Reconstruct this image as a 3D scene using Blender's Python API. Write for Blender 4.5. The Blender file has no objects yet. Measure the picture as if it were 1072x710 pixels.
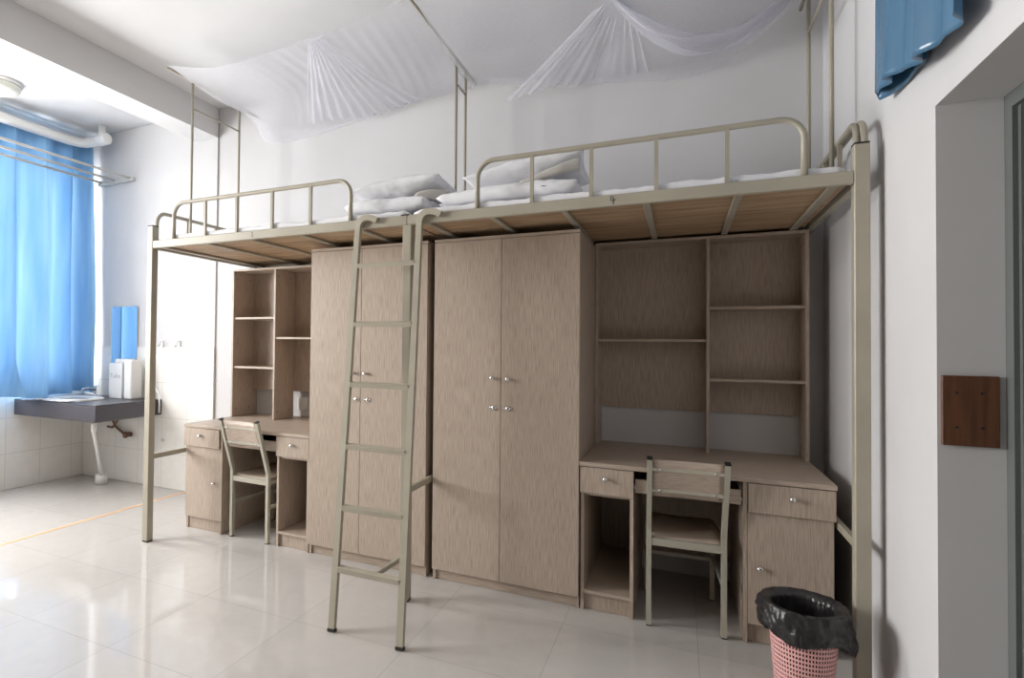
import bpy, bmesh, math, random
from mathutils import Vector, Matrix, noise
random.seed(7)
sc = bpy.context.scene
COL = sc.collection

# ------------------------------------------------------------------ camera
CAM = Vector((3.189, -2.735, 1.3237))
yw, pt, rl = math.radians(26.4377), math.radians(1.0189), math.radians(.6424)
FPX, PPX, PPY = 602.3625, -122.759, 3.5946
fw = Vector((-math.sin(yw)*math.cos(pt), math.cos(yw)*math.cos(pt), math.sin(pt)))
rt = Vector((math.cos(yw), math.sin(yw), 0)); up = rt.cross(fw)
r2 = rt*math.cos(rl) + up*math.sin(rl); u2 = -rt*math.sin(rl) + up*math.cos(rl)
cd = bpy.data.cameras.new('camera'); cam = bpy.data.objects.new('camera', cd); COL.objects.link(cam)
cd.sensor_width = 36; cd.lens = FPX*36/1072
cd.shift_x = -PPX/1072; cd.shift_y = -PPY/1072
cd.clip_start = .02
m = Matrix((r2, u2, -fw)).transposed().to_4x4(); m.translation = CAM
cam.matrix_world = m
sc.camera = cam

# ------------------------------------------------------------------ light and exposure
sc.view_settings.view_transform = 'Standard'; sc.view_settings.look = 'None'
sc.view_settings.gamma = 1; sc.view_settings.use_curve_mapping = False
sc.view_settings.exposure = -0.40
sc.cycles.use_denoising = True
sc.cycles.max_bounces = 10; sc.cycles.diffuse_bounces = 4; sc.cycles.glossy_bounces = 4
sc.cycles.transparent_max_bounces = 16; sc.cycles.transmission_bounces = 6
sc.cycles.sample_clamp_indirect = 8
sc.cycles.caustics_reflective = False; sc.cycles.caustics_refractive = False
w = bpy.data.worlds.new('world'); sc.world = w; w.use_nodes = True
w.node_tree.nodes['Background'].inputs[0].default_value = (.95, .97, 1, 1)
w.node_tree.nodes['Background'].inputs[1].default_value = 3.0

def window_light(name, loc, sy, sz, power, color=(1, .985, .97), rot=(0, -math.pi/2, 0)):
    l = bpy.data.lights.new(name, 'AREA'); l.shape = 'RECTANGLE'; l.size = sz; l.size_y = sy
    l.energy = power; l.color = color
    o = bpy.data.objects.new(name, l); COL.objects.link(o); o.location = loc; o.rotation_euler = rot
    return o
# daylight through the two windows of the left wall
window_light('window_daylight', (-2.40, .15, 2.0), 1.7, 2.1, 345)
window_light('window_daylight', (-2.40, -2.35, 2.0), 1.7, 2.1, 420)

# ------------------------------------------------------------------ materials
def mat(name, color, rough=.5, metal=0, spec=.5):
    M = bpy.data.materials.new(name); M.use_nodes = True
    b = M.node_tree.nodes['Principled BSDF']
    b.inputs['Base Color'].default_value = (*color, 1)
    b.inputs['Roughness'].default_value = rough; b.inputs['Metallic'].default_value = metal
    b.inputs['Specular IOR Level'].default_value = spec
    return M
def nd(M, t, **k):
    n = M.node_tree.nodes.new(t)
    for a, v in k.items(): setattr(n, a, v)
    return n
def lk(M, a, b): M.node_tree.links.new(a, b)
def noisy(name, c1, c2, scale=(5, 5, 5), rough=.5, detail=4, bump=0, metal=0, lo=.35, hi=.65, spec=.5, dist=.002):
    M = mat(name, c1, rough, metal, spec); b = M.node_tree.nodes['Principled BSDF']
    tc = nd(M, 'ShaderNodeTexCoord'); mp = nd(M, 'ShaderNodeMapping'); mp.inputs['Scale'].default_value = scale
    nz = nd(M, 'ShaderNodeTexNoise'); nz.inputs['Scale'].default_value = 1; nz.inputs['Detail'].default_value = detail
    rp = nd(M, 'ShaderNodeValToRGB'); rp.color_ramp.elements[0].color = (*c1, 1); rp.color_ramp.elements[1].color = (*c2, 1)
    rp.color_ramp.elements[0].position = lo; rp.color_ramp.elements[1].position = hi
    lk(M, tc.outputs['Object'], mp.inputs['Vector']); lk(M, mp.outputs[0], nz.inputs['Vector'])
    lk(M, nz.outputs['Fac'], rp.inputs[0]); lk(M, rp.outputs[0], b.inputs['Base Color'])
    if bump:
        bp = nd(M, 'ShaderNodeBump'); bp.inputs['Strength'].default_value = bump; bp.inputs['Distance'].default_value = dist
        lk(M, nz.outputs['Fac'], bp.inputs['Height']); lk(M, bp.outputs[0], b.inputs['Normal'])
    return M
def laminate(name, grain):
    s = {'z': (230, 230, 11), 'x': (11, 230, 230), 'y': (230, 11, 230)}[grain]
    M = noisy(name, (.345, .272, .212), (.485, .398, .325), s, .42, 3, .08, lo=.30, hi=.60)
    return M
WOODV = laminate('pale_laminate_upright_grain', 'z'); WOODH = laminate('pale_laminate_level_grain', 'x')
WOODY = laminate('pale_laminate_deep_grain', 'y')
PLY = noisy('bed_board_plywood', (.30, .19, .105), (.54, .385, .245), (3, 60, 60), .6, 5, .1)
METAL = noisy('cream_enamel', (.36, .33, .262), (.40, .367, .29), (4, 4, 4), .38)
CHAIRM = noisy('greenish_cream_enamel', (.40, .38, .31), (.44, .418, .34), (4, 4, 4), .38)
WALL = noisy('white_wall_paint', (.605, .60, .605), (.635, .63, .635), (2, 2, 2), .75, 3)
FRONT = noisy('bounce_cutting_dark_wall', (.09, .07, .05), (.11, .09, .07), (2, 2, 2), .8)  # unseen front wall, coloured very dark brown to cut bounced light
CEIL = noisy('white_ceiling_paint', (.70, .695, .69), (.73, .725, .72), (2, 2, 2), .8, 3)
WHITE = mat('white_plastic', (.82, .82, .81), .35)
CERAMIC = mat('white_ceramic', (.85, .85, .84), .12)
CHROME = mat('chrome', (.75, .75, .74), .18, 1)
RODM = mat('pale_rod_paint', (.55, .54, .51), .35)
STEEL = mat('brushed_steel', (.62, .63, .64), .3, 1)
DARK = mat('black_rubber', (.015, .014, .013), .6)
BRASS = mat('rusted_valve', (.22, .13, .09), .5, .6)
LINEN = noisy('white_bed_linen', (.80, .80, .83), (.86, .86, .88), (9, 9, 9), .85, 4, .5, dist=.02)
HEM = mat('grey_beige_lining', (.60, .57, .53), .85)
INK = mat('black_marker_ink', (.03, .03, .03), .6)
PRINT = mat('grey_print', (.35, .33, .38), .6)
DOORG = mat('dark_green_grey_paint', (.085, .092, .088), .45)
DOORF = mat('green_grey_frame_paint', (.12, .13, .125), .45)
GLASSM = bpy.data.materials.new('window_glass'); GLASSM.use_nodes = True
_nt = GLASSM.node_tree; _nt.nodes.clear()
_o = _nt.nodes.new('ShaderNodeOutputMaterial'); _t = _nt.nodes.new('ShaderNodeBsdfTransparent'); _g = _nt.nodes.new('ShaderNodeBsdfGlossy')
_m = _nt.nodes.new('ShaderNodeMixShader'); _g.inputs['Roughness'].default_value = .02; _m.inputs[0].default_value = .06
_nt.links.new(_t.outputs[0], _m.inputs[1]); _nt.links.new(_g.outputs[0], _m.inputs[2]); _nt.links.new(_m.outputs[0], _o.inputs[0])
MIRROR = mat('mirror_silver', (.9, .92, .93), .02, 1)

def tiles(name, axes, size, off, c1, c2, grout, rough, mortar, spec=.5, gl=None):
    M = mat(name, c1, rough, 0, spec); b = M.node_tree.nodes['Principled BSDF']
    tc = nd(M, 'ShaderNodeTexCoord'); sp = nd(M, 'ShaderNodeSeparateXYZ'); cb = nd(M, 'ShaderNodeCombineXYZ')
    lk(M, tc.outputs['Object'], sp.inputs[0])
    for i, a in enumerate(axes):
        ad = nd(M, 'ShaderNodeMath'); ad.operation = 'SUBTRACT'; ad.inputs[1].default_value = off[i] - 20*size[i]
        lk(M, sp.outputs[a], ad.inputs[0]); lk(M, ad.outputs[0], cb.inputs[i])
    br = nd(M, 'ShaderNodeTexBrick'); br.offset = 0; br.squash = 1
    br.inputs['Scale'].default_value = 1; br.inputs['Brick Width'].default_value = size[0]; br.inputs['Row Height'].default_value = size[1]
    br.inputs['Mortar Size'].default_value = mortar; br.inputs['Mortar Smooth'].default_value = .3
    br.inputs['Color1'].default_value = (*c1, 1); br.inputs['Color2'].default_value = (*c2, 1); br.inputs['Mortar'].default_value = (*grout, 1)
    lk(M, cb.outputs[0], br.inputs['Vector'])
    nz = nd(M, 'ShaderNodeTexNoise'); nz.inputs['Scale'].default_value = 14; nz.inputs['Detail'].default_value = 6
    lk(M, tc.outputs['Object'], nz.inputs['Vector'])
    mr = nd(M, 'ShaderNodeMapRange'); mr.inputs[3].default_value = .94; mr.inputs[4].default_value = 1.05
    lk(M, nz.outputs['Fac'], mr.inputs[0])
    mx = nd(M, 'ShaderNodeVectorMath'); mx.operation = 'SCALE'
    lk(M, br.outputs['Color'], mx.inputs[0]); lk(M, mr.outputs[0], mx.inputs['Scale']); lk(M, mx.outputs[0], b.inputs['Base Color'])
    bp = nd(M, 'ShaderNodeBump'); bp.inputs['Strength'].default_value = .25; bp.inputs['Distance'].default_value = .001; bp.invert = True
    lk(M, br.outputs['Fac'], bp.inputs['Height']); lk(M, bp.outputs[0], b.inputs['Normal'])
    return M
FLOOR = tiles('polished_floor_tile', 'XY', (.575, .575), (2.11, .126), (.515, .49, .465), (.545, .52, .495), (.40, .38, .36), .07, .0017, .55)
TILEL = tiles('white_wall_tile_left', 'YZ', (.31, .32), (.33, 0), (.84, .83, .80), (.86, .85, .82), (.60, .58, .55), .18, .002)
TILEB = tiles('white_wall_tile_back', 'XZ', (.31, .32), (-.467, 0), (.84, .83, .80), (.86, .85, .82), (.60, .58, .55), .18, .002)

def fabric(name, c1, c2, trans, scale, rough=.8, transp=0, spec=.2):
    M = bpy.data.materials.new(name); M.use_nodes = True; nt = M.node_tree; nt.nodes.clear()
    out = nt.nodes.new('ShaderNodeOutputMaterial'); p = nt.nodes.new('ShaderNodeBsdfPrincipled'); t = nt.nodes.new('ShaderNodeBsdfTranslucent')
    p.inputs['Roughness'].default_value = rough; p.inputs['Specular IOR Level'].default_value = spec
    mx = nt.nodes.new('ShaderNodeMixShader'); mx.inputs[0].default_value = trans
    tc = nt.nodes.new('ShaderNodeTexCoord'); mp = nt.nodes.new('ShaderNodeMapping'); mp.inputs['Scale'].default_value = scale
    nz = nt.nodes.new('ShaderNodeTexNoise'); nz.inputs['Scale'].default_value = 1
    rp = nt.nodes.new('ShaderNodeValToRGB'); rp.color_ramp.elements[0].color = (*c1, 1); rp.color_ramp.elements[1].color = (*c2, 1)
    rp.color_ramp.elements[0].position = .3; rp.color_ramp.elements[1].position = .7
    L = nt.links.new
    L(tc.outputs['Object'], mp.inputs[0]); L(mp.outputs[0], nz.inputs['Vector']); L(nz.outputs['Fac'], rp.inputs[0])
    L(rp.outputs[0], p.inputs['Base Color']); L(rp.outputs[0], t.inputs['Color'])
    L(p.outputs[0], mx.inputs[1]); L(t.outputs[0], mx.inputs[2])
    if transp:
        tr = nt.nodes.new('ShaderNodeBsdfTransparent'); m2 = nt.nodes.new('ShaderNodeMixShader'); m2.inputs[0].default_value = transp
        L(mx.outputs[0], m2.inputs[1]); L(tr.outputs[0], m2.inputs[2]); L(m2.outputs[0], out.inputs[0])
    else: L(mx.outputs[0], out.inputs[0])
    return M
BLUE = fabric('blue_curtain_cloth', (.19, .39, .64), (.29, .50, .73), .07, (9, 9, 1))
SATIN = fabric('blue_satin_cloth', (.055, .155, .27), (.075, .19, .32), .08, (20, 20, 3), .22, 0, .9)
NET = fabric('white_mosquito_net', (.84, .84, .90), (.88, .88, .93), .4, (60, 60, 60), .9, .60)
BAG = noisy('black_bin_liner', (.012, .011, .012), (.03, .028, .03), (20, 20, 20), .28, 4, .8, dist=.01)
PINK = mat('pink_plastic', (.80, .44, .42), .4)
BROWN = noisy('brown_wood_plate', (.085, .032, .014), (.15, .06, .027), (60, 60, 4), .5, 4)
GRANITE = noisy('dark_grey_granite', (.042, .040, .050), (.085, .080, .095), (180, 180, 180), .35, 2)
GLOBE = mat('opal_lamp_glass', (.62, .62, .56), .3)
ORANGE = mat('orange_threshold_strip', (.95, .55, .25), .3)

# ------------------------------------------------------------------ mesh helpers
def tube_rings(bm, pts, r, seg=10, cap=True, square=None, upv=None):
    """sweep a circle (radius r) or a rectangle square=(a,b) along points"""
    P = [Vector(p) for p in pts]; rings = []
    n = None
    for i, p in enumerate(P):
        if i == 0: t = P[1]-P[0]
        elif i == len(P)-1: t = P[-1]-P[-2]
        else: t = (P[i+1]-P[i]).normalized() + (P[i]-P[i-1]).normalized()
        t.normalize()
        if n is None:
            a = Vector(upv) if upv else (Vector((0, 0, 1)) if abs(t.z) < .9 else Vector((1, 0, 0)))
            n = (a - t*a.dot(t)).normalized()
        else: n = (n - t*n.dot(t)).normalized()
        b = t.cross(n)
        k = 1
        if 0 < i < len(P)-1:
            c = (P[i+1]-P[i]).normalized().dot((P[i]-P[i-1]).normalized()); k = 1/max(.5, math.sqrt((1+c)/2))
        rr = r[i] if isinstance(r, (list, tuple)) else r
        if square:
            A, B = square[0]/2, square[1]/2
            ring = [bm.verts.new(p + n*x*A + b*y*B) for x, y in ((-1, -1), (1, -1), (1, 1), (-1, 1))]
        else: ring = [bm.verts.new(p + (n*math.cos(2*math.pi*j/seg) + b*math.sin(2*math.pi*j/seg))*rr) for j in range(seg)]
        rings.append(ring)
    for a, b in zip(rings, rings[1:]):
        s = len(a)
        for j in range(s):
            f = bm.faces.new((a[j], a[(j+1) % s], b[(j+1) % s], b[j])); f.smooth = not square
    if cap: bm.faces.new(rings[0][::-1]); bm.faces.new(rings[-1])
class MB:
    def __init__(s): s.bm = bmesh.new()
    def box(s, x0, x1, y0, y1, z0, z1, bev=0, seg=2):
        v = [s.bm.verts.new((x, y, z)) for x in (x0, x1) for y in (y0, y1) for z in (z0, z1)]
        fs = [s.bm.faces.new([v[i] for i in f]) for f in ((0, 1, 3, 2), (4, 6, 7, 5), (0, 4, 5, 1), (2, 3, 7, 6), (0, 2, 6, 4), (1, 5, 7, 3))]
        if bev:
            es = list({e for f in fs for e in f.edges})
            bmesh.ops.bevel(s.bm, geom=es, offset=bev, segments=seg, affect='EDGES', profile=.6)
        return s
    def tube(s, pts, r, seg=10, cap=True): tube_rings(s.bm, pts, r, seg, cap); return s
    def bar(s, pts, a, b, upv=None): tube_rings(s.bm, pts, 0, square=(a, b), upv=upv); return s
    def lathe(s, prof, o, ax='z', seg=20):
        o = Vector(o); rings = []
        for r, h in prof:
            ring = []
            for j in range(seg):
                c, d = r*math.cos(2*math.pi*j/seg), r*math.sin(2*math.pi*j/seg)
                q = {'z': (c, d, h), '-y': (c, -h, d), 'x': (h, c, d), '-x': (-h, d, c), 'y': (d, h, c)}[ax]
                ring.append(s.bm.verts.new(o+Vector(q)))
            rings.append(ring)
        for a, b in zip(rings, rings[1:]):
            for j in range(seg):
                f = s.bm.faces.new((a[j], a[(j+1) % seg], b[(j+1) % seg], b[j])); f.smooth = True
        s.bm.faces.new(rings[0][::-1]); s.bm.faces.new(rings[-1]); return s
    def grid(s, nu, nv, fn, smooth=True, closed=False):
        V = [[s.bm.verts.new(fn(i/(nu-1) if not closed else i/nu, j/(nv-1))) for j in range(nv)] for i in range(nu)]
        for i in range(nu if closed else nu-1):
            for j in range(nv-1):
                f = s.bm.faces.new((V[i][j], V[(i+1) % nu][j], V[(i+1) % nu][j+1], V[i][j+1])); f.smooth = smooth
        return s
    def build(s, name, m, parent=None, label=None, solid=0):
        me = bpy.data.meshes.new(name)
        bmesh.ops.recalc_face_normals(s.bm, faces=s.bm.faces)
        if parent is not None:
            off = origin(parent)
            bmesh.ops.translate(s.bm, verts=s.bm.verts, vec=-off)
        s.bm.to_mesh(me); s.bm.free(); me.materials.append(m)
        o = bpy.data.objects.new(name, me); COL.objects.link(o)
        if parent is not None: o.parent = parent
        if label: o['label'] = label
        if solid:
            md = o.modifiers.new('thickness', 'SOLIDIFY'); md.thickness = solid
        return o
def origin(o):
    v = Vector((0, 0, 0))
    while o is not None: v += o.location; o = o.parent
    return v
def thing(name, label, cat, loc, group=None):
    o = bpy.data.objects.new(name, None); COL.objects.link(o); o.location = loc; o.empty_display_size = .1
    o['label'] = label; o['category'] = cat
    if group: o['group'] = group
    return o
def tag(o, label, cat, group=None, kind=None):
    o['label'] = label; o['category'] = cat
    if group: o['group'] = group
    if kind: o['kind'] = kind
    return o
def struct(o, label=None):
    o['kind'] = 'structure'
    if label: o['label'] = label
    return o
def arc(c, r, a0, a1, ax, n=8):
    """arc points in plane ax ('xz' or 'yz')"""
    out = []
    for i in range(n+1):
        a = math.radians(a0 + (a1-a0)*i/n); p, q = r*math.cos(a), r*math.sin(a)
        out.append((c[0]+p, c[1], c[2]+q) if ax == 'xz' else (c[0], c[1]+p, c[2]+q))
    return out
def fbm(x, y, z=0): return noise.noise(Vector((x, y, z)))

# ------------------------------------------------------------------ room shell
XL, XR, YB, YF, ZC = -2.2, 3.87, 1.09, -3.7, 3.4
struct(MB().box(XL-.2, XR+.3, YF-.2, YB+.2, -.1, 0).build('floor', FLOOR), 'polished pale grey floor tiles')
struct(MB().box(XL-.2, XR+.3, YF-.2, YB+.2, ZC, ZC+.12).build('ceiling', CEIL), 'white painted ceiling')
struct(MB().box(XL-.2, XR+.3, YB, YB+.2, 0, ZC).build('wall_back', WALL), 'white painted back wall behind the beds')
struct(MB().box(XL-.2, XR+.3, YF-.2, YF, 0, ZC).build('wall_front', FRONT), 'unseen wall behind the camera, darkened to cut bounced light')
# left wall with two window openings
mb = MB(); W1 = (-.72, .98); W2 = (-3.2, -1.5); WZ = (.95, 3.0)
mb.box(XL-.2, XL, YF, YB, 0, WZ[0]); mb.box(XL-.2, XL, YF, YB, WZ[1], ZC)
mb.box(XL-.2, XL, W1[1], YB, *WZ); mb.box(XL-.2, XL, W2[1], W1[0], *WZ); mb.box(XL-.2, XL, YF, W2[0], *WZ)
struct(mb.build('wall_left', WALL), 'white painted window wall')
# right wall with door opening
mb = MB(); DJ, DK, DH = -.487, -1.37, 2.06; XD = XR+.19
mb.box(XR+.012, XD, .526, YB, 0, ZC); mb.box(XR, XD, DJ, .526, 0, ZC)
mb.box(XR, XD, YF, DK, 0, ZC); mb.box(XR, XD, DK, DJ, DH, ZC)
struct(mb.build('wall_right', WALL), 'white painted wall with the recessed doorway')
# ceiling beam and wall jog of the wash area, tiled dado, threshold
struct(MB().box(-.717, -.467, YF, YB-.001, 3.14, ZC-.001).build('trim_1', CEIL), 'white ceiling beam between bedroom and wash area')
struct(MB().box(XL, -.467, YB-.015, YB-.001, 1.29, ZC-.002, .004, 2).build('trim_2', WALL), 'white upper wall of the wash area')
struct(MB().box(XL+.006, -.467, YB-.022, YB-.001, 0.001, 1.29, .002, 1).build('trim_3', TILEB), 'white tiled dado on the back wall')
struct(MB().box(XL+.0005, XL+.006, YF, YB-.023, 0.001, .945).build('trim_4', TILEL), 'white tiled dado below the window')
struct(MB().box(-.775, -.752, YF, YB-.023, .0005, .002).build('trim_5', ORANGE), 'thin orange threshold line across the floor')
# windows
def window(n, y0, y1, nm):
    mb = MB(); x0, x1 = XL-.14, XL-.09; fr = .045
    mb.box(x0, x1, y0, y0+fr, *WZ); mb.box(x0, x1, y1-fr, y1, *WZ); mb.box(x0, x1, y0+fr, y1-fr, WZ[0], WZ[0]+fr)
    mb.box(x0, x1, y0+fr, y1-fr, WZ[1]-fr, WZ[1]); mb.box(x0, x1, y0+fr, y1-fr, 2.32, 2.37)
    for k in range(1, nm):
        y = y0+(y1-y0)*k/nm; mb.box(x0+.002, x1-.002, y-.02, y+.02, WZ[0]+fr, WZ[1]-fr)
    wf = struct(mb.build('window_%d' % n, WHITE), 'white framed window' + (' behind the blue curtain' if n == 1 else ''))
    MB().box(x0+.02, x0+.026, y0+fr, y1-fr, WZ[0]+fr, WZ[1]-fr).build('window_pane', GLASSM, wf)
    return wf
window(1, *W1, 3); window(2, *W2, 3)
# door in the recess of the right wall
mb = MB(); xa, xb = XR+.150, XD-.001
mb.box(xa, xb, DJ-.045, DJ-.001, .001, DH-.001); mb.box(xa, xb, DK+.001, DK+.045, .001, DH-.001); mb.box(xa, xb, DK+.045, DJ-.045, DH-.045, DH-.001)
mb.box(xa+.012, xb, DJ-.06, DJ-.045, .001, DH-.045)
dr = struct(mb.build('door_1', DOORF), 'dark green grey door in the recess')
mb = MB(); mb.box(XR+.172, XR+.182, DK+.05, DJ-.066, .01, DH-.05, .002, 1)
for z0, z1 in ((.2, .9), (1.05, 1.9)): mb.box(XR+.165, XR+.1725, DK+.17, DJ-.19, z0, z1, .004, 1)
mb.build('door_leaf', DOORG, dr)
MB().lathe([(.011, 0), (.011, .035), (.026, .04), (.026, .06), (.012, .066)], (XR+.17, DK+.12, 1.0), '-x').build('door_handle', STEEL, dr)

# ------------------------------------------------------------------ loft bed frame (two berths on one frame)
XM, X1, PW, ZR, ZT, BD = 1.905, 3.80, .0245, 1.957, 2.009, 1.03
bed = thing('loft_bed', 'long cream steel loft bed frame carrying two berths end to end', 'bed', (0, 0, 0))
def post(x, y, ztop, PW=PW, z0=.008):
    p = MB().box(x-PW, x+PW, y-PW, y+PW, z0, ztop, .003, 1).build('post', METAL, bed)
    if z0 > 1:
        MB().box(x-.02, x+.02, y+PW, YB-.001, 1.96, 2.0, .002, 1).build('wall_bracket', METAL, bed); return
    MB().box(x-PW+.001, x+PW-.001, y-PW+.001, y+PW-.001, 0.0005, .008).build('foot_cap', DARK, p, 'black rubber foot cap')
    if ztop > 2.05: MB().box(x-PW+.001, x+PW-.001, y-PW+.001, y+PW-.001, ztop, ztop+.006).build('post_cap', DARK, p, 'black plastic post cap')
post(0, 0, 2.108); post(XM, 0, ZR); post(X1, 0, 2.108)
post(0, BD, 2.108, PW, 1.934); post(1.904, BD, ZR, .0185); post(X1, BD, 2.108, PW, 1.9565)
for xa, xb in ((PW, XM), (XM+.0005, X1-PW)):
    for y in (-.012, BD+.012):
        MB().box(xa, xb, y-.0125, y+.0125, ZR, ZT, .004, 1).build('side_rail', METAL, bed)
for x in (0, X1):
    MB().box(x-.014, x+.014, PW, BD-PW, ZR, ZT-.002, .003, 1).build('end_rail', METAL, bed)
MB().box(1.87, 1.915, -.0255, -.008, ZT-.002, ZT+.004).build('joint_slot', DARK, bed, 'small black slot on the rail joint')
for x in (.10, .476, .841, 1.21, 1.60, 2.01, 2.356, 2.70, 3.052, 3.402, 3.72):
    MB().box(x-.015, x+.015, .001, BD-.001, 1.9565, 1.9722, .003, 1).build('crossbar', METAL, bed)
for xa, xb in ((.03, 1.895), (1.915, 3.77)):
    MB().box(xa, xb, .002, BD-.001, 1.9725, 1.984).build('bed_board', PLY, bed, 'bare plywood board of one berth')
for xs in ([.197, .471, .731, 1.005, 1.28, 1.548], [2.281, 2.552, 2.822, 3.092, 3.359, 3.624]):
    y, zt, r = -.002, 2.245, .085
    a, b = xs[0], xs[-1]
    pts = [(a, y, ZT-.005)] + [(a, y, zt-r)] + arc((a+r, y, zt-r), r, 180, 90, 'xz')[1:] + arc((b-r, y, zt-r), r, 90, 0, 'xz') + [(b, y, ZT-.005)]
    g = MB().tube(pts, .0125, 12).build('guard_rail', METAL, bed)
    for x in xs[1:-1]:
        MB().bar([(x, y, ZT-.004), (x, y, zt-.004)], .016, .016).build('guard_bar', METAL, g)
# end guards: bent tubes at both ends
for x in (0, X1):
    zt = 2.215; r = .075
    for k, (dx, rr, y0) in enumerate(((0, .0125, .035), (.016 if x > 1 else -.0, .011, .012))):
        if k and x < 1: continue
        xx = x - .004 + dx*1.2
        pts = [(xx, y0, ZT-.01), (xx, y0, zt-r)] + arc((xx, y0+r, zt-r), r, 180, 90, 'yz')[1:] + arc((xx, BD-.04-r, zt-r), r, 90, 0, 'yz') + [(xx, BD-.04, ZT-.01)]
        g = MB().tube(pts, rr, 12).build('end_guard', METAL, bed)
        if not k:
            for yy in (.30, .58): MB().bar([(xx, yy, ZT-.004), (xx, yy, zt-.006)], .016, .016).build('guard_bar', METAL, g)
# low braces front to back
for x, z, ye in ((0, .56, .318), (1.904, .565, BD-.018), (3.804, .572, YB-.001)):
    MB().box(x-.0125, x+.0125, PW-.001, ye, z-.016, z+.016, .003, 1).build('low_brace', METAL, bed)
# handwritten numbers on the rail
def strokes(name, lines, x, z, h, parent):
    mb = MB()
    for ln in lines: mb.tube([(x+a*h, -.0252, z+b*h) for a, b in ln], .0014, 6)
    return mb.build(name, INK, parent, 'handwritten berth number in black marker')
strokes('berth_number', [[(-.1, .5), (-.28, -.05), (.42, .0)], [(.12, .38), (.1, -.5)]], 2.915, 1.984, .036, bed)
strokes('berth_number', [[(-.2, .45), (.15, .45), (.0, .1), (.2, -.15), (.0, -.45), (-.2, -.4)]], .872, 1.984, .028, bed)

# ------------------------------------------------------------------ mattresses, pillows, quilt
def mattress(xa, xb, label, seed):
    nu, nv = 60, 26
    def top(u, v):
        a = 2*math.pi*v
        cy, hw, hh = BD/2, BD/2-.006, .033
        c, s_ = math.cos(a), math.sin(a)
        q = .35
        yy = cy + hw*math.copysign(abs(c)**q, c); zz = 2.021 + hh*math.copysign(abs(s_)**q, s_)
        e = min(u, 1-u); k = min(1, (e/.02))**.5 if e < .02 else 1
        zz = 2.021 + (zz-2.021)*(.35+.65*k)
        x = xa+(xb-xa)*u
        n = fbm(x*9+seed, yy*9, zz*9)
        if zz > 2.021: zz += .008*n + .007*fbm(x*24, yy*20, seed)
        return (x, yy, zz)
    mb = MB(); mb.grid(nu, nv, top)
    mb.bm.verts.ensure_lookup_table()
    bmesh.ops.remove_doubles(mb.bm, verts=mb.bm.verts, dist=.0005)
    bmesh.ops.holes_fill(mb.bm, edges=mb.bm.edges)
    return tag(mb.build('mattress', LINEN), label, 'mattress', 'mattresses on the two berths')
mattress(.055, 1.885, 'thin white sheeted mattress on the left berth', 1)
mattress(1.93, 3.76, 'thin white sheeted mattress on the right berth beside the doorway wall', 5)

def pillow(name, cx, cy, cz, lx, ly, lz, rz, rx, ry, seed, m=None, frill=.04, label=None, cat='pillow', group=None, pinch=.72):
    R = Matrix.Rotation(rz, 3, 'Z') @ Matrix.Rotation(ry, 3, 'Y') @ Matrix.Rotation(rx, 3, 'X')
    mb = MB()
    for sgn in (1, -1):
        def fn(u, v):
            a, b = 2*u-1, 2*v-1
            px = a*(lx/2)*(1-.06*(1-b*b) if abs(a) > .9 else 1); py = b*ly/2
            d = max(0, 1-abs(a)**2.6)**pinch * max(0, 1-abs(b)**2.6)**pinch
            h = lz/2*d*sgn
            h += .012*fbm(a*3+seed, b*3, sgn)*d + .006*fbm(a*10+seed, b*9, sgn)
            return Vector((cx, cy, cz)) + R @ Vector((px, py, h))
        mb.grid(40, 30, fn)
    bmesh.ops.remove_doubles(mb.bm, verts=mb.bm.verts, dist=.004)
    o = mb.build(name, m or LINEN)
    if label: tag(o, label, cat, group)
    return o
pillow('folded_quilt', 1.70, .33, 2.112, .50, .50, .105, .03, 0, 0, 3, label='folded white quilt lying under the pillow on the left berth', cat='quilt', pinch=.28)
p1 = pillow('pillow', 1.73, .34, 2.225, .57, .42, .15, .02, math.radians(-3), math.radians(-4), 8, label='plump white pillow on top of the folded quilt, left berth')
pillow('folded_quilt', 2.395, .34, 2.110, .74, .52, .105, -.02, 0, 0, 15, label='folded white quilt under the pillow on the right berth', cat='quilt', pinch=.28)
p2 = pillow('pillow', 2.45, .36, 2.228, .62, .42, .15, .05, math.radians(-8), math.radians(-7), 21, label='white pillow with grey-beige lining on the quilt of the right berth')
# turned lining corners
def flap(name, pts, parent, w=.05):
    mb = MB()
    def fn(u, v):
        i = u*(len(pts)-1); k = min(int(i), len(pts)-2); f = i-k
        p = Vector(pts[k])*(1-f)+Vector(pts[k+1])*f
        return p + Vector((.004*math.sin(u*13), -.012*math.sin(v*3), -w*v*(.5+u*.7)))
    mb.grid(20, 5, fn); return mb.build(name, HEM, parent, 'grey-beige lining edge', solid=.004)
flap('lining_edge', [(2.46, .14, 2.165), (2.56, .135, 2.195), (2.66, .15, 2.235), (2.745, .18, 2.262)], p2, .055)
flap('lining_edge', [(1.84, .14, 2.14), (1.90, .13, 2.17), (1.96, .17, 2.19), (2.02, .25, 2.20)], p1, .06)

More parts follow.
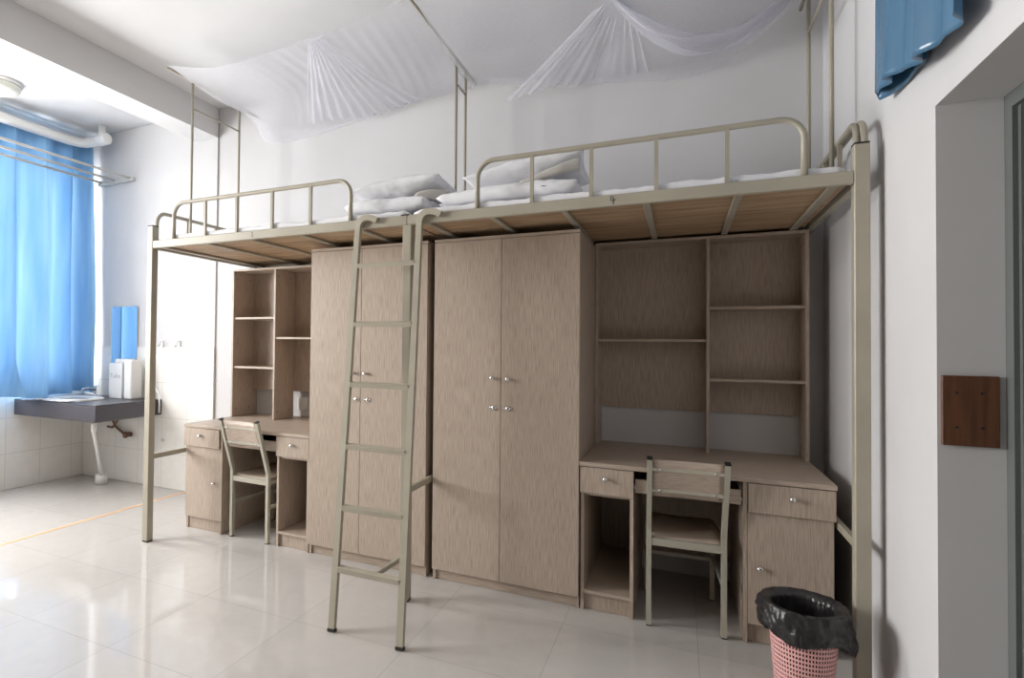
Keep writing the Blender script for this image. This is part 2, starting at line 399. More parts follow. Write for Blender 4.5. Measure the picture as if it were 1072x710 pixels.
# ------------------------------------------------------------------ ladder
lad = thing('bunk_ladder', 'cream steel ladder hooked on the rail between the berths', 'ladder', (1.9, -.45, 0))
def lp(xf, xt, z): t = z/2.0; return (xf+(xt-xf)*t, -.455+.425*t, z)
SL = lambda z: lp(1.748, 1.618, z); SR = lambda z: lp(2.098, 1.982, z)
for S in (SL, SR):
    x, y, z = S(1.955)
    hk = [S(.012), S(1.0), (x, y, z), (x+.005, y-.002, z+.022), (x+.018, y-.003, z+.042), (x+.038, y-.003, z+.054), (x+.065, y-.003, z+.056), (x+.095, y-.003, z+.048), (x+.118, y-.003, z+.036)]
    st = MB().bar(hk, .024, .032, upv=(0, 1, 0)).build('stile', METAL, lad)
    MB().bar([S(.0008), S(.014)], .028, .036, upv=(0, 1, 0)).build('foot_cap', DARK, st, 'black rubber foot cap')
for z in (.269, .540, .824, 1.126, 1.433, 1.747):
    a, b = Vector(SL(z)), Vector(SR(z))
    a.x += .016; b.x -= .016
    MB().bar([a, b], .024, .030, upv=(0, -.2, 1)).build('rung', METAL, lad)
MB().bar([(1.935, -.392, .272), (1.905, -.026, .232)], .022, .018).build('strut', METAL, lad)

# ------------------------------------------------------------------ wardrobes
YW = .3107; HW = 1.933
def wardrobe(xa, xb, split, label, knobs, locks):
    t = thing('wardrobe', label, 'wardrobe', ((xa+xb)/2, YW, 0), 'wardrobes under the loft bed')
    th = .017; f = YW+.0185; yb = YB-.03
    mb = MB(); mb.box(xa, xa+th, f, yb, 0.001, HW-.018, .001, 1); mb.box(xb-th, xb, f, yb, 0.001, HW-.018, .001, 1)
    mb.box(xa+th, xb-th, yb-.008, yb, .05, HW-.02); mb.box(xa+th, xb-th, f, yb, .06, .078)
    mb.box(xa+th, xb-th, f+.02, yb, 1.5, 1.516)
    mb.build('carcass', WOODV, t)
    MB().box(xa, xb, YW+.001, yb, HW-.017, HW, .001, 1).build('top_panel', WOODH, t)
    MB().box(xa+th, xb-th, f+.012, f+.028, 0.001, .060).build('plinth', WOODH, t)
    for (x0, x1, s) in ((xa+.001, split-.0012, 1), (split+.0012, xb-.001, -1)):
        d = MB().box(x0, x1, YW, YW+.018, .061, HW-.0195, .0012, 1).build('door', WOODV, t)
        kx, kz = knobs[0 if s > 0 else 1]
        MB().lathe([(.006, 0), (.006, .012), (.011, .016), (.012, .021), (.008, .026), (.002, .027)], (kx, YW-.0003, kz), '-y', 16).build('knob', CHROME, d, 'round chrome knob')
        kx, kz = locks[0 if s > 0 else 1]
        mb = MB(); mb.lathe([(.013, 0), (.013, .006), (.009, .009), (.002, .010)], (kx, YW-.0003, kz), '-y', 16)
        for q in (-1, 1): mb.lathe([(.007, 0), (.007, .004), (.004, .006)], (kx+q*.016, YW-.0003, kz), '-y', 12)
        lo = mb.build('lock', CHROME, d, 'chrome lock escutcheon')
        MB().box(kx-.0015, kx+.0015, YW-.0112, YW-.0095, kz-.006, kz+.006).build('keyhole', DARK, lo)
    return t
wardrobe(1.925, 2.7275, 2.318, 'tall pale laminate two-door wardrobe right of the ladder', [(2.274, 1.154), (2.359, 1.151)], [(2.281, .993), (2.360, .993)])
wardrobe(1.074, 1.883, 1.445, 'tall pale laminate two-door wardrobe standing behind the ladder', [(1.399, 1.154), (1.482, 1.154)], [(1.418, .995), (1.498, .994)])

# ------------------------------------------------------------------ desks
DY, DZ = .3236, .747
def knob(x, z, parent, y=None):
    y = DY if y is None else y
    MB().lathe([(.006, 0), (.006, .014), (.012, .018), (.013, .023), (.008, .028), (.002, .029)], (x, y-.0003, z), '-y', 16).build('knob', CHROME, parent, 'round chrome knob')
def desk(X, sgn, label, bk):
    """X(u): local u in 0..1.06 from the cubby side to the cupboard side"""
    t = thing('desk', label, 'desk', (X(.53), DY, 0), 'desks under the loft bed')
    def bx(mb, a, b, *r, **k):
        p, q = X(a), X(b); return mb.box(min(p, q), max(p, q), *r, **k)
    yb = bk
    bx(MB(), 0, 1.06, DY-.012, yb, DZ-.022, DZ, bev=.002).build('desk_top', WOODH, t)
    z1 = DZ-.0225; th = .016
    # cubby pedestal
    mb = MB()
    bx(mb, .006, .006+th, DY+.004, yb-.01, .001, z1); bx(mb, .238, .254, DY+.004, yb-.01, .001, z1)
    bx(mb, .022, .238, yb-.026, yb-.018, .08, z1); bx(mb, .022, .238, DY+.004, yb-.026, .084, .1); bx(mb, .022, .238, DY+.022, DY+.034, .001, .084)
    bx(mb, .022, .238, DY+.02, yb-.026, .575, .588)
    mb.build('open_pedestal', WOODV, t)
    d = bx(MB(), .003, .255, DY-.008, DY+.0035, .592, z1-.003, bev=.001).build('drawer', WOODV, t)
    knob(X(.126), .672, d, DY-.008)
    # cupboard pedestal
    mb = MB()
    bx(mb, .716, .732, DY+.003, yb-.01, .001, z1); bx(mb, 1.038, 1.054, DY+.02, yb-.01, .001, z1)
    bx(mb, .732, 1.038, yb-.02, yb-.012, .06, z1); bx(mb, .732, 1.038, DY+.03, yb-.02, .066, .08); bx(mb, .732, 1.038, DY+.03, DY+.042, .001, .066)
    mb.build('cupboard_pedestal', WOODV, t)
    d = bx(MB(), .736, 1.056, DY-.010, DY+.0035, .592, z1-.003, bev=.001).build('drawer', WOODV, t)
    knob(X(.90), .672, d, DY-.010)
    dd = bx(MB(), .733, 1.05, DY+.004, DY+.0195, .088, .588, bev=.001).build('door', WOODV, t)
    knob(X(.780), .345, dd, DY+.004)
    # keyboard tray in the kneehole
    mb = MB(); bx(mb, .262, .708, DY+.022, yb-.2, .618, .628); bx(mb, .262, .708, DY+.012, DY+.0215, .616, .682)
    mb.build('keyboard_tray', WOODH, t)
    bx(MB(), .2545, .2615, DY+.03, yb-.2, .63, .645).build('tray_runner', STEEL, t)
    bx(MB(), .7085, .7155, DY+.03, yb-.2, .63, .645).build('tray_runner', STEEL, t)
    bx(MB(), .2545, .7155, yb-.05, yb-.036, .12, z1).build('back_panel', WOODV, t)
    return t
desk(lambda u: 2.729+u*.9995, 1, 'pale laminate desk at the right end beside the waste bin', YB-.004)
desk(lambda u: 1.0725-u*1.024, -1, 'pale laminate desk at the left end under the small bookcase', YB-.004)

# ------------------------------------------------------------------ bookcases (hutches) on the desks
def hutch(xa, xb, xd, y0, y1, zt, sl, sr, zb, label):
    t = thing('bookcase', label, 'bookcase', ((xa+xb)/2, y0, DZ), 'bookcases standing on the desks')
    z0 = DZ+.0005; th = .016
    MB().box(xa, xa+th, y0, YB-.004, z0, zt-th, .001, 1).build('side_panel', WOODV, t)
    MB().box(xb-th, xb, y0, YB-.004, z0, zt-th, .001, 1).build('side_panel', WOODV, t)
    MB().box(xd-th/2, xd+th/2, y0+.002, y1-.009, z0, zt-th, .001, 1).build('divider', WOODV, t)
    MB().box(xa, xb, y0, YB-.004, zt-th+.0005, zt, .001, 1).build('top_panel', WOODH, t)
    MB().box(xa+th, xb-th, y1-.008, y1, zb, zt-th).build('back_panel', WOODV, t)
    for z in sl: MB().box(xa+th, xd-th/2, y0+.012, y1-.009, z-.008, z+.008, .001, 1).build('shelf', WOODH, t)
    for z in sr: MB().box(xd+th/2, xb-th, y0+.012, y1-.009, z-.008, z+.008, .001, 1).build('shelf', WOODH, t)
    for x, s in ((xa+th, 1), (xd+th/2, 1), (xd-th/2, -1), (xb-th, -1)):
        for yy in (y0+.04, y1-.06):
            for zz in (z0+.06, zt-.07): MB().lathe([(.005, 0), (.004, .001)], (x, yy, zz), 'x' if s > 0 else '-x', 10).build('screw_cap', DARK, t)
    return t
hutch(2.729, 3.787, 3.324, .895, 1.085, 1.954, [1.372], [1.552, 1.155], .962, 'wide open bookcase on the right desk, back wall showing below')
hutch(-.012, 1.064, .408, .788, 1.045, 1.916, [1.528, 1.141], [1.373], .955, 'open bookcase on the left desk, half hidden by the wardrobe')

# ------------------------------------------------------------------ chairs
def chair():
    t = thing('chair', 'x', 'chair', (0, 0, 0), 'wooden seated metal chairs at the desks')
    w, d = .158, .215
    for s in (-1, 1):                                                # rear legs run up into the backrest uprights
        pts = [(s*w, -d, .006), (s*w, -d, .46), (s*w, -d-.012, .50), (s*w, -d-.118, .815)]
        l = MB().bar(pts, .026, .022, upv=(0, 1, 0)).build('leg', CHAIRM, t)
        MB().box(s*w-.011, s*w+.011, -d-.013, -d+.013, 0.0005, .006).build('foot_cap', DARK, l)
        MB().bar([(s*w, -d-.1178, .8145), (s*w, -d-.1198, .8205)], .028, .024, upv=(0, 1, 0)).build('end_plug', DARK, l, 'black plastic end plug')
        l = MB().bar([(s*w, d, .006), (s*w, d, .415)], .024, .022, upv=(0, 1, 0)).build('leg', CHAIRM, t)
        MB().box(s*w-.011, s*w+.011, d-.012, d+.012, 0.0005, .006).build('foot_cap', DARK, l)
        MB().bar([(s*w, -d+.013, .235), (s*w, d-.012, .235)], .02, .016).build('side_stretcher', CHAIRM, t)
        MB().bar([(s*w, -d+.013, .402), (s*w, d-.012, .402)], .026, .02).build('seat_rail', CHAIRM, t)
    MB().bar([(-w+.011, d, .215), (w-.011, d, .215)], .02, .016).build('front_stretcher', CHAIRM, t)
    MB().bar([(-w+.011, -d, .402), (w-.011, -d, .402)], .034, .02).build('seat_rail', CHAIRM, t)
    MB().bar([(-w+.011, d, .402), (w-.011, d, .402)], .026, .02).build('seat_rail', CHAIRM, t)
    mb = MB()
    def seat(u, v, dz): return ((2*u-1)*(w-.004), -d+.013+(2*d-.006)*v, .428+dz-.006*(1-(2*u-1)**2))
    mb.grid(13, 9, lambda u, v: seat(u, v, 0)); mb.grid(13, 9, lambda u, v: seat(u, v, -.012))
    bmesh.ops.bridge_loops(mb.bm, edges=[e for e in mb.bm.edges if e.is_boundary])
    mb.build('seat', WOODH, t)
    def back(u, v, off):
        z = .632+.180*v; k = (z-.50)/.315
        return ((2*u-1)*(w-.0115), -d-.012-.106*k+off+.010*math.cos((2*u-1)*math.pi/2), z)
    mb = MB(); mb.grid(13, 5, lambda u, v: back(u, v, -.006)); mb.grid(13, 5, lambda u, v: back(u, v, .006))
    bmesh.ops.bridge_loops(mb.bm, edges=[e for e in mb.bm.edges if e.is_boundary])
    bk = mb.build('backrest', WOODH, t)
    for z in (.662, .765):
        k = (z-.5)/.315
        pts = [((2*u-1)*(w-.0115), -d-.012-.106*k-.008+.010*math.cos((2*u-1)*math.pi/2), z) for u in [i/10 for i in range(11)]]
        MB().bar(pts, .014, .004).build('backrest_strap', CHAIRM, t)
        for s in (-1, 1): MB().lathe([(.006, 0), (.005, .003), (.001, .004)], (s*w*.72, -d-.012-.106*k-.0065, z), '-y', 10).build('bolt', STEEL, bk, 'small steel bolt')
    return t
def copy_tree(o, parent=None):
    c = o.copy(); COL.objects.link(c); c.parent = parent
    for ch in [q for q in bpy.data.objects if q.parent == o]: copy_tree(ch, c)
    return c
c1 = chair(); c2 = copy_tree(c1)
c1.location = (3.196, .530, 0); c1.rotation_euler.z = math.radians(4)
c1['label'] = 'cream metal and wood chair pushed into the right desk'
c2.location = (.585, .555, 0); c2.rotation_euler.z = math.radians(-2)
c2['label'] = 'cream metal and wood chair pushed into the left desk'

# ------------------------------------------------------------------ waste bin
BX, BY, BH = 3.603, -.09, .365
bn = thing('waste_bin', 'pink perforated plastic waste basket on the floor by the right bed post', 'waste bin', (BX, BY, 0))
def rad(h): return .086+.030*h/BH
mb = MB(); nc, nr = 64, 19; z0, z1 = .03, BH-.02
for i in range(nc):
    for j in range(nr):
        a0, a1 = 2*math.pi*i/nc, 2*math.pi*(i+1)/nc; h0 = z0+(z1-z0)*j/nr; h1 = z0+(z1-z0)*(j+1)/nr
        def P(a, h): return (BX+rad(h)*math.cos(a), BY+rad(h)*math.sin(a), h)
        o4 = [(a0, h0), (a1, h0), (a1, h1), (a0, h1)]; ca, ch = (a0+a1)/2, (h0+h1)/2
        i4 = [(ca+(a-ca)*.56, ch+(h-ch)*.58) for a, h in o4]
        vo = [mb.bm.verts.new(P(*q)) for q in o4]; vi = [mb.bm.verts.new(P(*q)) for q in i4]
        for k in range(4): mb.bm.faces.new((vo[k], vo[(k+1) % 4], vi[(k+1) % 4], vi[k]))
bmesh.ops.remove_doubles(mb.bm, verts=mb.bm.verts, dist=.0003)
mb.build('basket_wall', PINK, bn, solid=.002)
MB().lathe([(.001, .001), (.086, .001), (.090, .03), (.086, .03), (.083, .006), (.001, .006)], (BX, BY, 0), seg=48).build('basket_base', PINK, bn)
mb = MB(); mb.grid(48, 5, lambda u, v: (BX+(rad(BH)+[.0, .006, .006, .0, .0][round(v*4)])*math.cos(2*math.pi*u), BY+(rad(BH)+[0, .006, .006, 0, 0][round(v*4)])*math.sin(2*math.pi*u), BH-.02+[0, 0, .022, .022, 0][round(v*4)]), closed=True)
mb.build('basket_rim', PINK, bn)
mb = MB()
def bag(u, v):
    a = 2*math.pi*u; v2 = v
    fold = .010*fbm(math.cos(a)*3, math.sin(a)*3, v*4)+.008*fbm(math.cos(a)*9, math.sin(a)*9, v*7+3)
    drop = .125+.035*math.sin(a+.5)+.02*math.sin(3*a+1)
    if v < .5:
        t = v/.5; h = .06+(BH+.012-.06)*t; r = (rad(h)-.012)*(0.25+.75*min(1, t*4)) + fold*.8*(1 if t < .95 else .3)
        r = min(r, rad(h)-.005)
    else:
        t = (v-.5)/.5; h = BH+.014*math.sin(math.pi*min(1, t*3+.3))-drop*max(0, t-.1)/.9; r = rad(BH)+.012+.012*math.sin(math.pi*t)+abs(fold)*1.6+.004*t
        k = max(0, math.cos(a-.1))**6; r += .02*k*t; 
    return (BX+r*math.cos(a), BY+r*math.sin(a), h)
mb.grid(110, 36, bag, closed=True)
tag(mb.build('bin_liner', BAG, solid=.0008), 'black plastic bag lining the pink waste basket and folded over its rim', 'bin bag')

# ------------------------------------------------------------------ right wall items
tag(MB().box(XR+.008, XR+.133, DJ-.012, DJ-.0008, 1.051, 1.255, .0015, 1).build('wooden_plate', BROWN), 'square brown wooden plate screwed to the doorway reveal', 'plate')
pl = bpy.data.objects['wooden_plate']
for dx in (.04, .095):
    for dz in (1.105, 1.205): MB().lathe([(.004, 0), (.003, .0015)], (XR+dx, DJ-.0121, dz), '-y', 10).build('screw', DARK, pl)
# satin cloth above the doorway
mb = MB()
def cloth(u, v):
    if u < .22:                                                       # back layer of the fold at the near-corner side
        q = u/.22; y = -.47+.345*q; x = XR-.016-.004*math.sin(q*9); hem = 2.205+.02*q
        if q > .8: x -= .028*((q-.8)/.2)**1.5
    else:
        q = (u-.22)/.78; y = -.125-.73*q
        hem = 2.225-.07*q+.03*math.exp(-(q/.06)**2)+.012*math.sin(q*7)
        am = (.010+.016*v)*min(1, q*8)
        x = XR-.052-am*(math.sin(q*19+.6*v+.4)*.6+.4*math.sin(q*37+1+v)) - .030*v*v*math.sin(min(1, q*3)*math.pi/2)*(1-q)
    z = 3.05+(hem-3.05)*v
    return (min(x, XR-.010), y, z)
mb.grid(120, 40, cloth)
st = mb.build('hanging_cloth', SATIN, solid=.002)
tag(st, 'blue satin cloth hanging on the wall above the doorway', 'curtain')
mb = MB().tube([(XR-.06, .02, 3.06), (XR-.06, -1.5, 3.06)], .010); mb.box(XR-.07, XR-.0008, -.03, -.01, 3.045, 3.075); mb.box(XR-.07, XR-.0008, -1.45, -1.43, 3.045, 3.075)
tag(mb.build('curtain_rod', METAL), 'thin rod fixed above the doorway carrying the satin cloth', 'curtain rod')

# ------------------------------------------------------------------ wash area
cx0, cx1, cy0, cy1, cz0, cz1 = XL+.0065, -1.092, .397, YB-.0225, .666, .8075
ct = thing('wash_counter', 'dark grey granite wash counter in the corner below the window', 'counter', ((cx0+cx1)/2, cy0, cz0))
mb = MB(); mb.box(cx0, cx1, cy0, cy0+.02, cz0, cz1-.0205, .002, 1); mb.box(cx1-.02, cx1, cy0+.02, cy1, cz0, cz1-.0205, .002, 1)
mb.box(cx0, cx1, cy0, cy1, cz1-.02, cz1, .002, 1)
mb.build('counter_slab', GRANITE, ct)
bs = thing('wash_basin', 'white ceramic basin set into the dark counter', 'basin', (-1.72, .66, cz1))
mb = MB(); a, b = .25, .17
def basin(u, v):
    prof = [(1.0, .001), (1.0, .014), (.95, .018), (.88, .014), (.8, .006), (.5, .003), (.05, .002)]
    i = v*6; k = min(int(i), 5); f = i-k; r = prof[k][0]*(1-f)+prof[k+1][0]*f; h = prof[k][1]*(1-f)+prof[k+1][1]*f
    t = 2*math.pi*u; c, s_ = math.cos(t), math.sin(t)
    return (-1.72+a*r*math.copysign(abs(c)**.6, c), .66+b*r*math.copysign(abs(s_)**.6, s_), cz1+h)
mb.grid(48, 13, basin, closed=True); mb.build('bowl', CERAMIC, bs)
MB().lathe([(.02, 0), (.02, .003), (.002, .003)], (-1.72, .66, cz1+.003)).build('waste_ring', CHROME, bs)
fa = thing('basin_tap', 'small chrome tap behind the basin', 'tap', (-1.83, .93, cz1))
MB().lathe([(.018, .001), (.018, .01), (.012, .015), (.012, .07), (.016, .075), (.010, .09)], (-1.83, .93, cz1)).build('tap_body', CHROME, fa)
MB().tube([(-1.83, .93, cz1+.06), (-1.83, .86, cz1+.085), (-1.83, .80, cz1+.08), (-1.83, .79, cz1+.06)], .009).build('spout', CHROME, fa)
MB().bar([(-1.86, .93, cz1+.093), (-1.79, .93, cz1+.100)], .008, .016).build('tap_handle', CHROME, fa)
# towel flat on the counter
mb = MB()
def tw(u, v): return (-1.98+.50*u, .408+.075*v+.004*math.sin(u*8), cz1+.004+.010*abs(fbm(u*5, v*4))+.012*(abs(fbm(u*12, v*8))))
mb.grid(30, 12, tw)
tag(mb.build('towel', LINEN, solid=-.003), 'white towel lying flat along the front of the counter', 'towel')
# white box with writing
bxo = thing('white_box', 'white box with grey lettering standing on the counter before the mirror', 'box', (-1.60, .95, cz1))
MB().box(-1.60, -1.42, .90, 1.03, cz1+.0008, cz1+.325, .008).build('box_body', WHITE, bxo)
MB().box(-1.56, -1.405, .93, 1.035, cz1+.326, cz1+.365, .012).build('lid', WHITE, bxo)
tc = bpy.data.curves.new('lettering', 'FONT'); tc.body = 'Tulio'; tc.size = .058; tc.extrude = .0004; tc.align_x = 'CENTER'; tc.space_character = 1.15
to = bpy.data.objects.new('lettering_tmp', tc); COL.objects.link(to)
dg = bpy.context.evaluated_depsgraph_get(); me = bpy.data.meshes.new_from_object(to.evaluated_get(dg)); bpy.data.objects.remove(to)
me.materials.clear(); me.materials.append(PRINT); me.name = 'lettering'
lo = bpy.data.objects.new('lettering', me); COL.objects.link(lo); lo.parent = bxo; lo.rotation_euler = (math.pi/2, 0, 0); lo.location = (.09, -.0512, .19)
jg = MB().box(-1.375, -1.27, .88, 1.0, cz1+.0008, cz1+.36, .02, 3).build('plastic_caddy', WHITE)
tag(jg, 'plain white plastic container right of the lettered box on the counter', 'container')
# white hose over the counter edge
mb = MB().tube([(-1.22, 1.02, cz1+.02), (-1.17, 1.022, cz1+.075), (-1.12, 1.024, cz1+.095), (-1.080, 1.024, cz1+.05), (-1.072, 1.024, cz1-.03), (-1.074, 1.024, cz1-.12)], .008)
tag(mb.build('hose', WHITE), 'thin white hose looped over the right edge of the counter', 'hose')
# mirror
mi = thing('mirror', 'frameless wall mirror reflecting the blue curtain', 'mirror', (-1.60, YB-.023, 1.40))
MB().box(-1.785, -1.425, YB-.029, YB-.0225, 1.12, 1.672, .001, 1).build('mirror_glass', MIRROR, mi)
mb = MB()
for xx in (-1.76, -1.45): mb.box(xx-.012, xx+.012, YB-.032, YB-.0292, 1.655, 1.68); 
mb.build('clip', CHROME, mi)
# wall hooks
for i, xx in enumerate((-1.105, -.888)):
    h = thing('wall_hook', ['pale wall hook nearer the left bed post', 'pale wall hook farther right, nearer the bookcase'][i], 'hook', (xx, YB-.015, 1.32), 'hooks on the wash area wall')
    MB().box(xx-.018, xx+.018, YB-.023, YB-.0153, 1.285, 1.355, .003).build('back_plate', WHITE, h)
    MB().tube([(xx, YB-.023, 1.34), (xx, YB-.04, 1.335), (xx, YB-.048, 1.31), (xx, YB-.055, 1.295), (xx, YB-.07, 1.30), (xx, YB-.073, 1.318)], .007).build('prong', WHITE, h)
# pipes below the counter
dp = thing('drain_pipe', 'white plastic drain pipe running down from the counter to the floor', 'pipe', (-1.66, .88, 0))
xq = -1.70
MB().tube([(-1.33, .56, .66), (-1.33, .56, .57), (-1.335, .565, .54), (-1.45, .68, .38), (-1.66, .88, .11), (-1.672, .892, .08)], .014, 12).build('pipe', WHITE, dp)
MB().lathe([(.020, 0), (.023, .01), (.023, .07), (.018, .085)], (-1.33, .56, .555)).build('coupling', WHITE, dp)
MB().lathe([(.052, .001), (.052, .085), (.046, .088), (.03, .080), (.001, .080)], (-1.675, .90, 0), seg=28).build('floor_socket', WHITE, dp)
va = thing('stop_valve', 'rusty stop valve with braided pipes under the counter', 'valve', (-1.62, YB-.03, .47))
MB().tube([(-1.74, YB-.08, .655), (-1.70, YB-.07, .60), (-1.66, YB-.06, .52), (-1.56, YB-.05, .46), (-1.50, YB-.0232, .455)], .012).build('pipe', BRASS, va)
MB().tube([(-1.60, YB-.09, .655), (-1.61, YB-.08, .58), (-1.69, YB-.07, .51), (-1.76, YB-.07, .515)], .011).build('pipe', BRASS, va)
MB().lathe([(.022, 0), (.022, .05), (.03, .055), (.03, .07), (.015, .075)], (-1.49, YB-.0235, .455), '-y', 14).build('valve_handle', BRASS, va)
hk = thing('wall_outlet_stub', 'small capped pipe stub on the tiled wall right of the counter', 'pipe', (-1.065, YB-.022, .434))
MB().lathe([(.018, 0), (.018, .004), (.010, .006), (.010, .02), (.004, .022)], (-1.065, YB-.0225, .434), '-y', 14).build('stub_cap', STEEL, hk)
# clothes rail
rk = thing('drying_rack', 'three-bar steel clothes rail fixed high on the wall by the curtain', 'rack', (-1.75, YB-.015, 2.90))
MB().box(-2.0, -1.50, YB-.055, YB-.0155, 2.875, 2.905, .004, 1).build('bracket', RODM, rk)
for x in (-1.55, -1.76, -1.955):
    MB().tube([(x, YB-.035, 2.906), (x, -1.6, 2.906)], .0115, 10).build('rod', RODM, rk)
MB().box(-2.0, -1.50, -1.62, -1.59, 2.875, 2.896, .004, 1).build('bracket', RODM, rk)
mb = MB()
for x in (-1.98, -1.52): mb.tube([(x, -1.605, 2.89), (x, -1.605, ZC-.001)], .008)
mb.build('hanger', RODM, rk)
# big white pipe under the ceiling
pp = thing('ceiling_pipe', 'thick white drain pipe along the window wall below the ceiling', 'pipe', (-2.0, .5, 3.22))
MB().tube([(-2.02, YF+.002, 3.215), (-2.02, .76, 3.245), (-2.005, .84, 3.25), (-1.97, .885, 3.253), (-1.90, .90, 3.257), (-1.74, .905, 3.262)], .045, 18).build('pipe', WHITE, pp)
MB().lathe([(.052, 0), (.055, .01), (.055, .10), (.050, .11), (.04, .11)], (-1.80, .905, 3.262), 'x', 20).build('pipe_coupling', WHITE, pp)
MB().tube([(-1.77, .905, 3.27), (-1.77, .905, ZC-.001)], .032, 16).build('riser', WHITE, pp)
MB().tube([(-2.135, YF+.002, 3.30), (-2.135, .98, 3.33)], .014, 10).build('small_pipe', WHITE, pp)
# ceiling lamp
cl = thing('ceiling_lamp', 'round opal ceiling lamp in the wash area', 'lamp', (-1.68, -.02, ZC))
MB().lathe([(.155, -.001), (.155, -.02), (.150, -.024), (.150, -.001)], (-1.70, -.06, ZC), seg=36).build('lamp_base', WHITE, cl)
MB().lathe([(.148, -.021), (.146, -.05), (.125, -.072), (.08, -.085), (.002, -.09)], (-1.70, -.06, ZC), seg=36).build('lamp_shade', GLOBE, cl)
# blue curtain
def gauss(y, c, w): return math.exp(-((y-c)/w)**2)
mb = MB()
def curt(u, v):
    y = 1.035-.98*u
    ph = y*27+3.0*fbm(y*2.3, 3.3)+.5*fbm(y*3, v*1.5, 8)
    f = .082*math.sin(ph)+.020*math.sin(2*ph+1)+.008*math.sin(y*61+v*1.5)+.035*fbm(y*4, v*1.1, 2)
    zb = .828+.02*math.sin(y*9)
    if y < .45: zb -= .0
    z = 3.26+(zb-3.26)*v
    x = -2.085+.05*v+f*(.55+.45*v)
    out = max(0, (v-.86)/.14)**1.5
    x += out*.16*max(0, min(1, (.5-y)/.25)); 
    y2 = y+.035*math.cos(ph)*(1 if y < .98 else max(0, (1.035-y)/.055))+.008*math.sin(v*5+y*11)
    x = max(x, XL+.012)
    return (x, y2, z)
mb.grid(150, 60, curt)
tag(mb.build('curtain', BLUE), 'long blue curtain drawn over the window down to the counter', 'curtain')
# power socket behind the left bookcase
so = thing('wall_socket', 'white wall socket seen through the left bookcase above the desk', 'socket', (.55, YB, .86))
MB().box(.42, .515, YB-.012, YB-.0005, .80, .90, .003).build('face_plate', WHITE, so)
MB().box(.448, .487, YB-.0150, YB-.0121, .825, .875, .002).build('rocker', CERAMIC, so)

# ------------------------------------------------------------------ net frames
def net_frame(x, yf, yb, zc, label, y0, y1, z1):
    t = thing('net_frame', label, 'net frame', (x, (yf+yb)/2, 2.01), 'mosquito net frames on the loft bed')
    for y in (yf, yb): MB().tube([(x, y, 1.99), (x, y, z1-.008)], .0095, 10).build('pole', METAL, t)
    MB().tube([(x, yf, zc), (x, yb, zc)], .007, 8).build('crossbar', METAL, t)
    MB().tube([(x, y0, z1), (x, y1, z1)], .009, 10).build('top_bar', METAL, t)
    return t
net_frame(.030, .30, .79, 3.02, 'thin net frame of poles at the left end of the bed', .06, 1.0, 3.215)
net_frame(1.91, .675, .85, 2.99, 'close pair of net poles at the middle of the bed', -.35, 1.06, 3.15)
net_frame(3.776, .34, .84, 2.96, 'thin net frame of poles at the right end beside the doorway wall', -.3, 1.06, 3.20)

# ------------------------------------------------------------------ mosquito nets
def interp(pts, u):
    n = len(pts)-1; i = min(int(u*n), n-1); f = u*n-i
    P = [Vector(pts[max(0, min(n, k))]) for k in (i-1, i, i+1, i+2)]
    return .5*((2*P[1])+(-P[0]+P[2])*f+(2*P[0]-5*P[1]+4*P[2]-P[3])*f*f+(-P[0]+3*P[1]-3*P[2]+P[3])*f**3)
def sheet(rows, nu, nv, fold):
    def fn(u, v):
        cols = [interp(r, u) for r in rows]
        p = interp(cols, v)
        d = fold(u, v)
        return (p.x, min(p.y, YB-.01), min(p.z+d, ZC-.012))
    return fn
def streaks(w, *a): return sum(math.sin(w*k*(1+.13*n)+n*1.7)/k for n, k in enumerate(a))
front = [(.03, .06, 3.23), (.5, .02, 3.10), (1.0, .0, 3.09), (1.5, 0, 3.12), (1.905, -.02, 3.17)]
mid = [(.03, .45, 3.185), (.5, .5, 3.12), (1.0, .5, 3.10), (1.5, .5, 3.10), (1.905, .45, 3.12)]
back = [(.03, .85, 3.175), (.30, .98, 3.09), (.75, 1.0, 3.07), (1.4, 1.0, 3.12), (1.905, .85, 3.085)]
hem = [(.02, 1.0, 3.16), (.14, 1.05, 2.99), (.75, 1.07, 3.02), (1.35, 1.06, 3.10), (1.905, 1.02, 3.10)]
mb = MB()
mb.grid(150, 50, sheet([front, mid, back, hem], 0, 0, lambda u, v: (.006*math.sin(u*150+v*9)*math.exp(-((u-.62)/.2)**2)+.02*fbm(u*7, v*4, 1))*math.sin(math.pi*min(1, v*1.1+.05))))
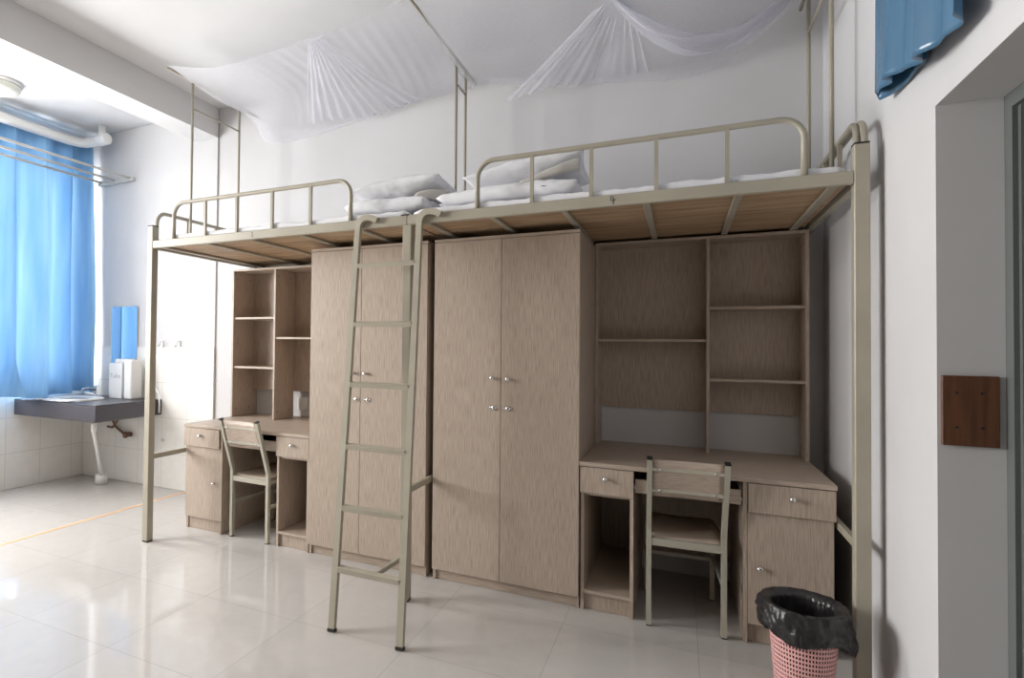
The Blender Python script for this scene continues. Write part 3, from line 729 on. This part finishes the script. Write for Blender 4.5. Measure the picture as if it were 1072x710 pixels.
def fan(gx, gy, gz, x0, x1, y1, z1, bow, n, seed):                    # gathered folds fanning from a pinch point to a free edge
    def fn(u, v):
        e = Vector((x0+(x1-x0)*u, y1-.05*math.sin(u*7), z1+.02*math.sin(u*5+seed)))
        g = Vector((gx+.10*(u-.5), gy, gz))
        p = g.lerp(e, v); p.z -= bow*math.sin(math.pi*v)
        p.z += (.004+.006*v)*math.sin(u*n+seed+1.5*v)+.012*fbm(u*7, v*3, seed)
        p.y = min(p.y, YB-.012); p.z = min(p.z, ZC-.01)
        return p
    return fn
mb.grid(160, 30, fan(1.28, .02, 3.10, .55, 1.55, .98, 3.055, .02, 70, 3))
tag(mb.build('mosquito_net', NET), 'sheer white mosquito net gathered over the left berth', 'mosquito net', 'mosquito nets below the ceiling')
front = [(1.95, -.34, 3.16), (2.4, -.5, 3.12), (2.9, -.55, 3.10), (3.4, -.5, 3.14), (3.76, -.3, 3.215)]
mid = [(1.915, .3, 3.125), (2.4, .2, 3.11), (2.9, .2, 3.07), (3.35, .2, 3.06), (3.76, .3, 3.21)]
back = [(1.915, .75, 3.09), (2.4, .85, 3.07), (2.9, .85, 3.00), (3.35, .8, 2.99), (3.76, .9, 3.21)]
hem = [(1.915, 1.0, 3.10), (2.3, 1.03, 3.06), (2.86, 1.04, 2.965), (3.33, 1.02, 2.935), (3.75, 1.0, 3.19)]
mb = MB()
mb.grid(150, 60, sheet([front, mid, back, hem], 0, 0, lambda u, v: .015*fbm(u*7, v*5, 4)))
mb.grid(160, 30, fan(2.90, .28, 3.08, 2.12, 3.02, 1.02, 2.985, .01, 80, 5))
def swag(k, dz, wd):                                                   # bunched net sweeping in a bow from the pinch point to the right poles
    def fn(u, v):
        a = Vector((2.88, .28, 3.10)); b = Vector((3.72, .80, 3.19)); c = Vector((3.22+.05*k, .75+.1*k, 2.62+dz))
        p = a*(1-u)**2+c*2*u*(1-u)+b*u*u; wv = v-.5
        sp = .25+.75*math.sin(math.pi*min(1, u*1.15))
        p += Vector((wv*.06, wv*wd*sp, .10*wv*sp+.006*math.sin(v*60+u*4+k)+.01*fbm(u*6, v*4, k)))
        p.y = min(p.y, YB-.015)
        return p
    return fn
mb.grid(60, 70, swag(0, .10, .34)); mb.grid(60, 60, swag(1, .02, .22)); mb.grid(60, 60, swag(2, .24, .30))
tag(mb.build('mosquito_net', NET), 'sheer white mosquito net sagging in swags over the right berth', 'mosquito net', 'mosquito nets below the ceiling')
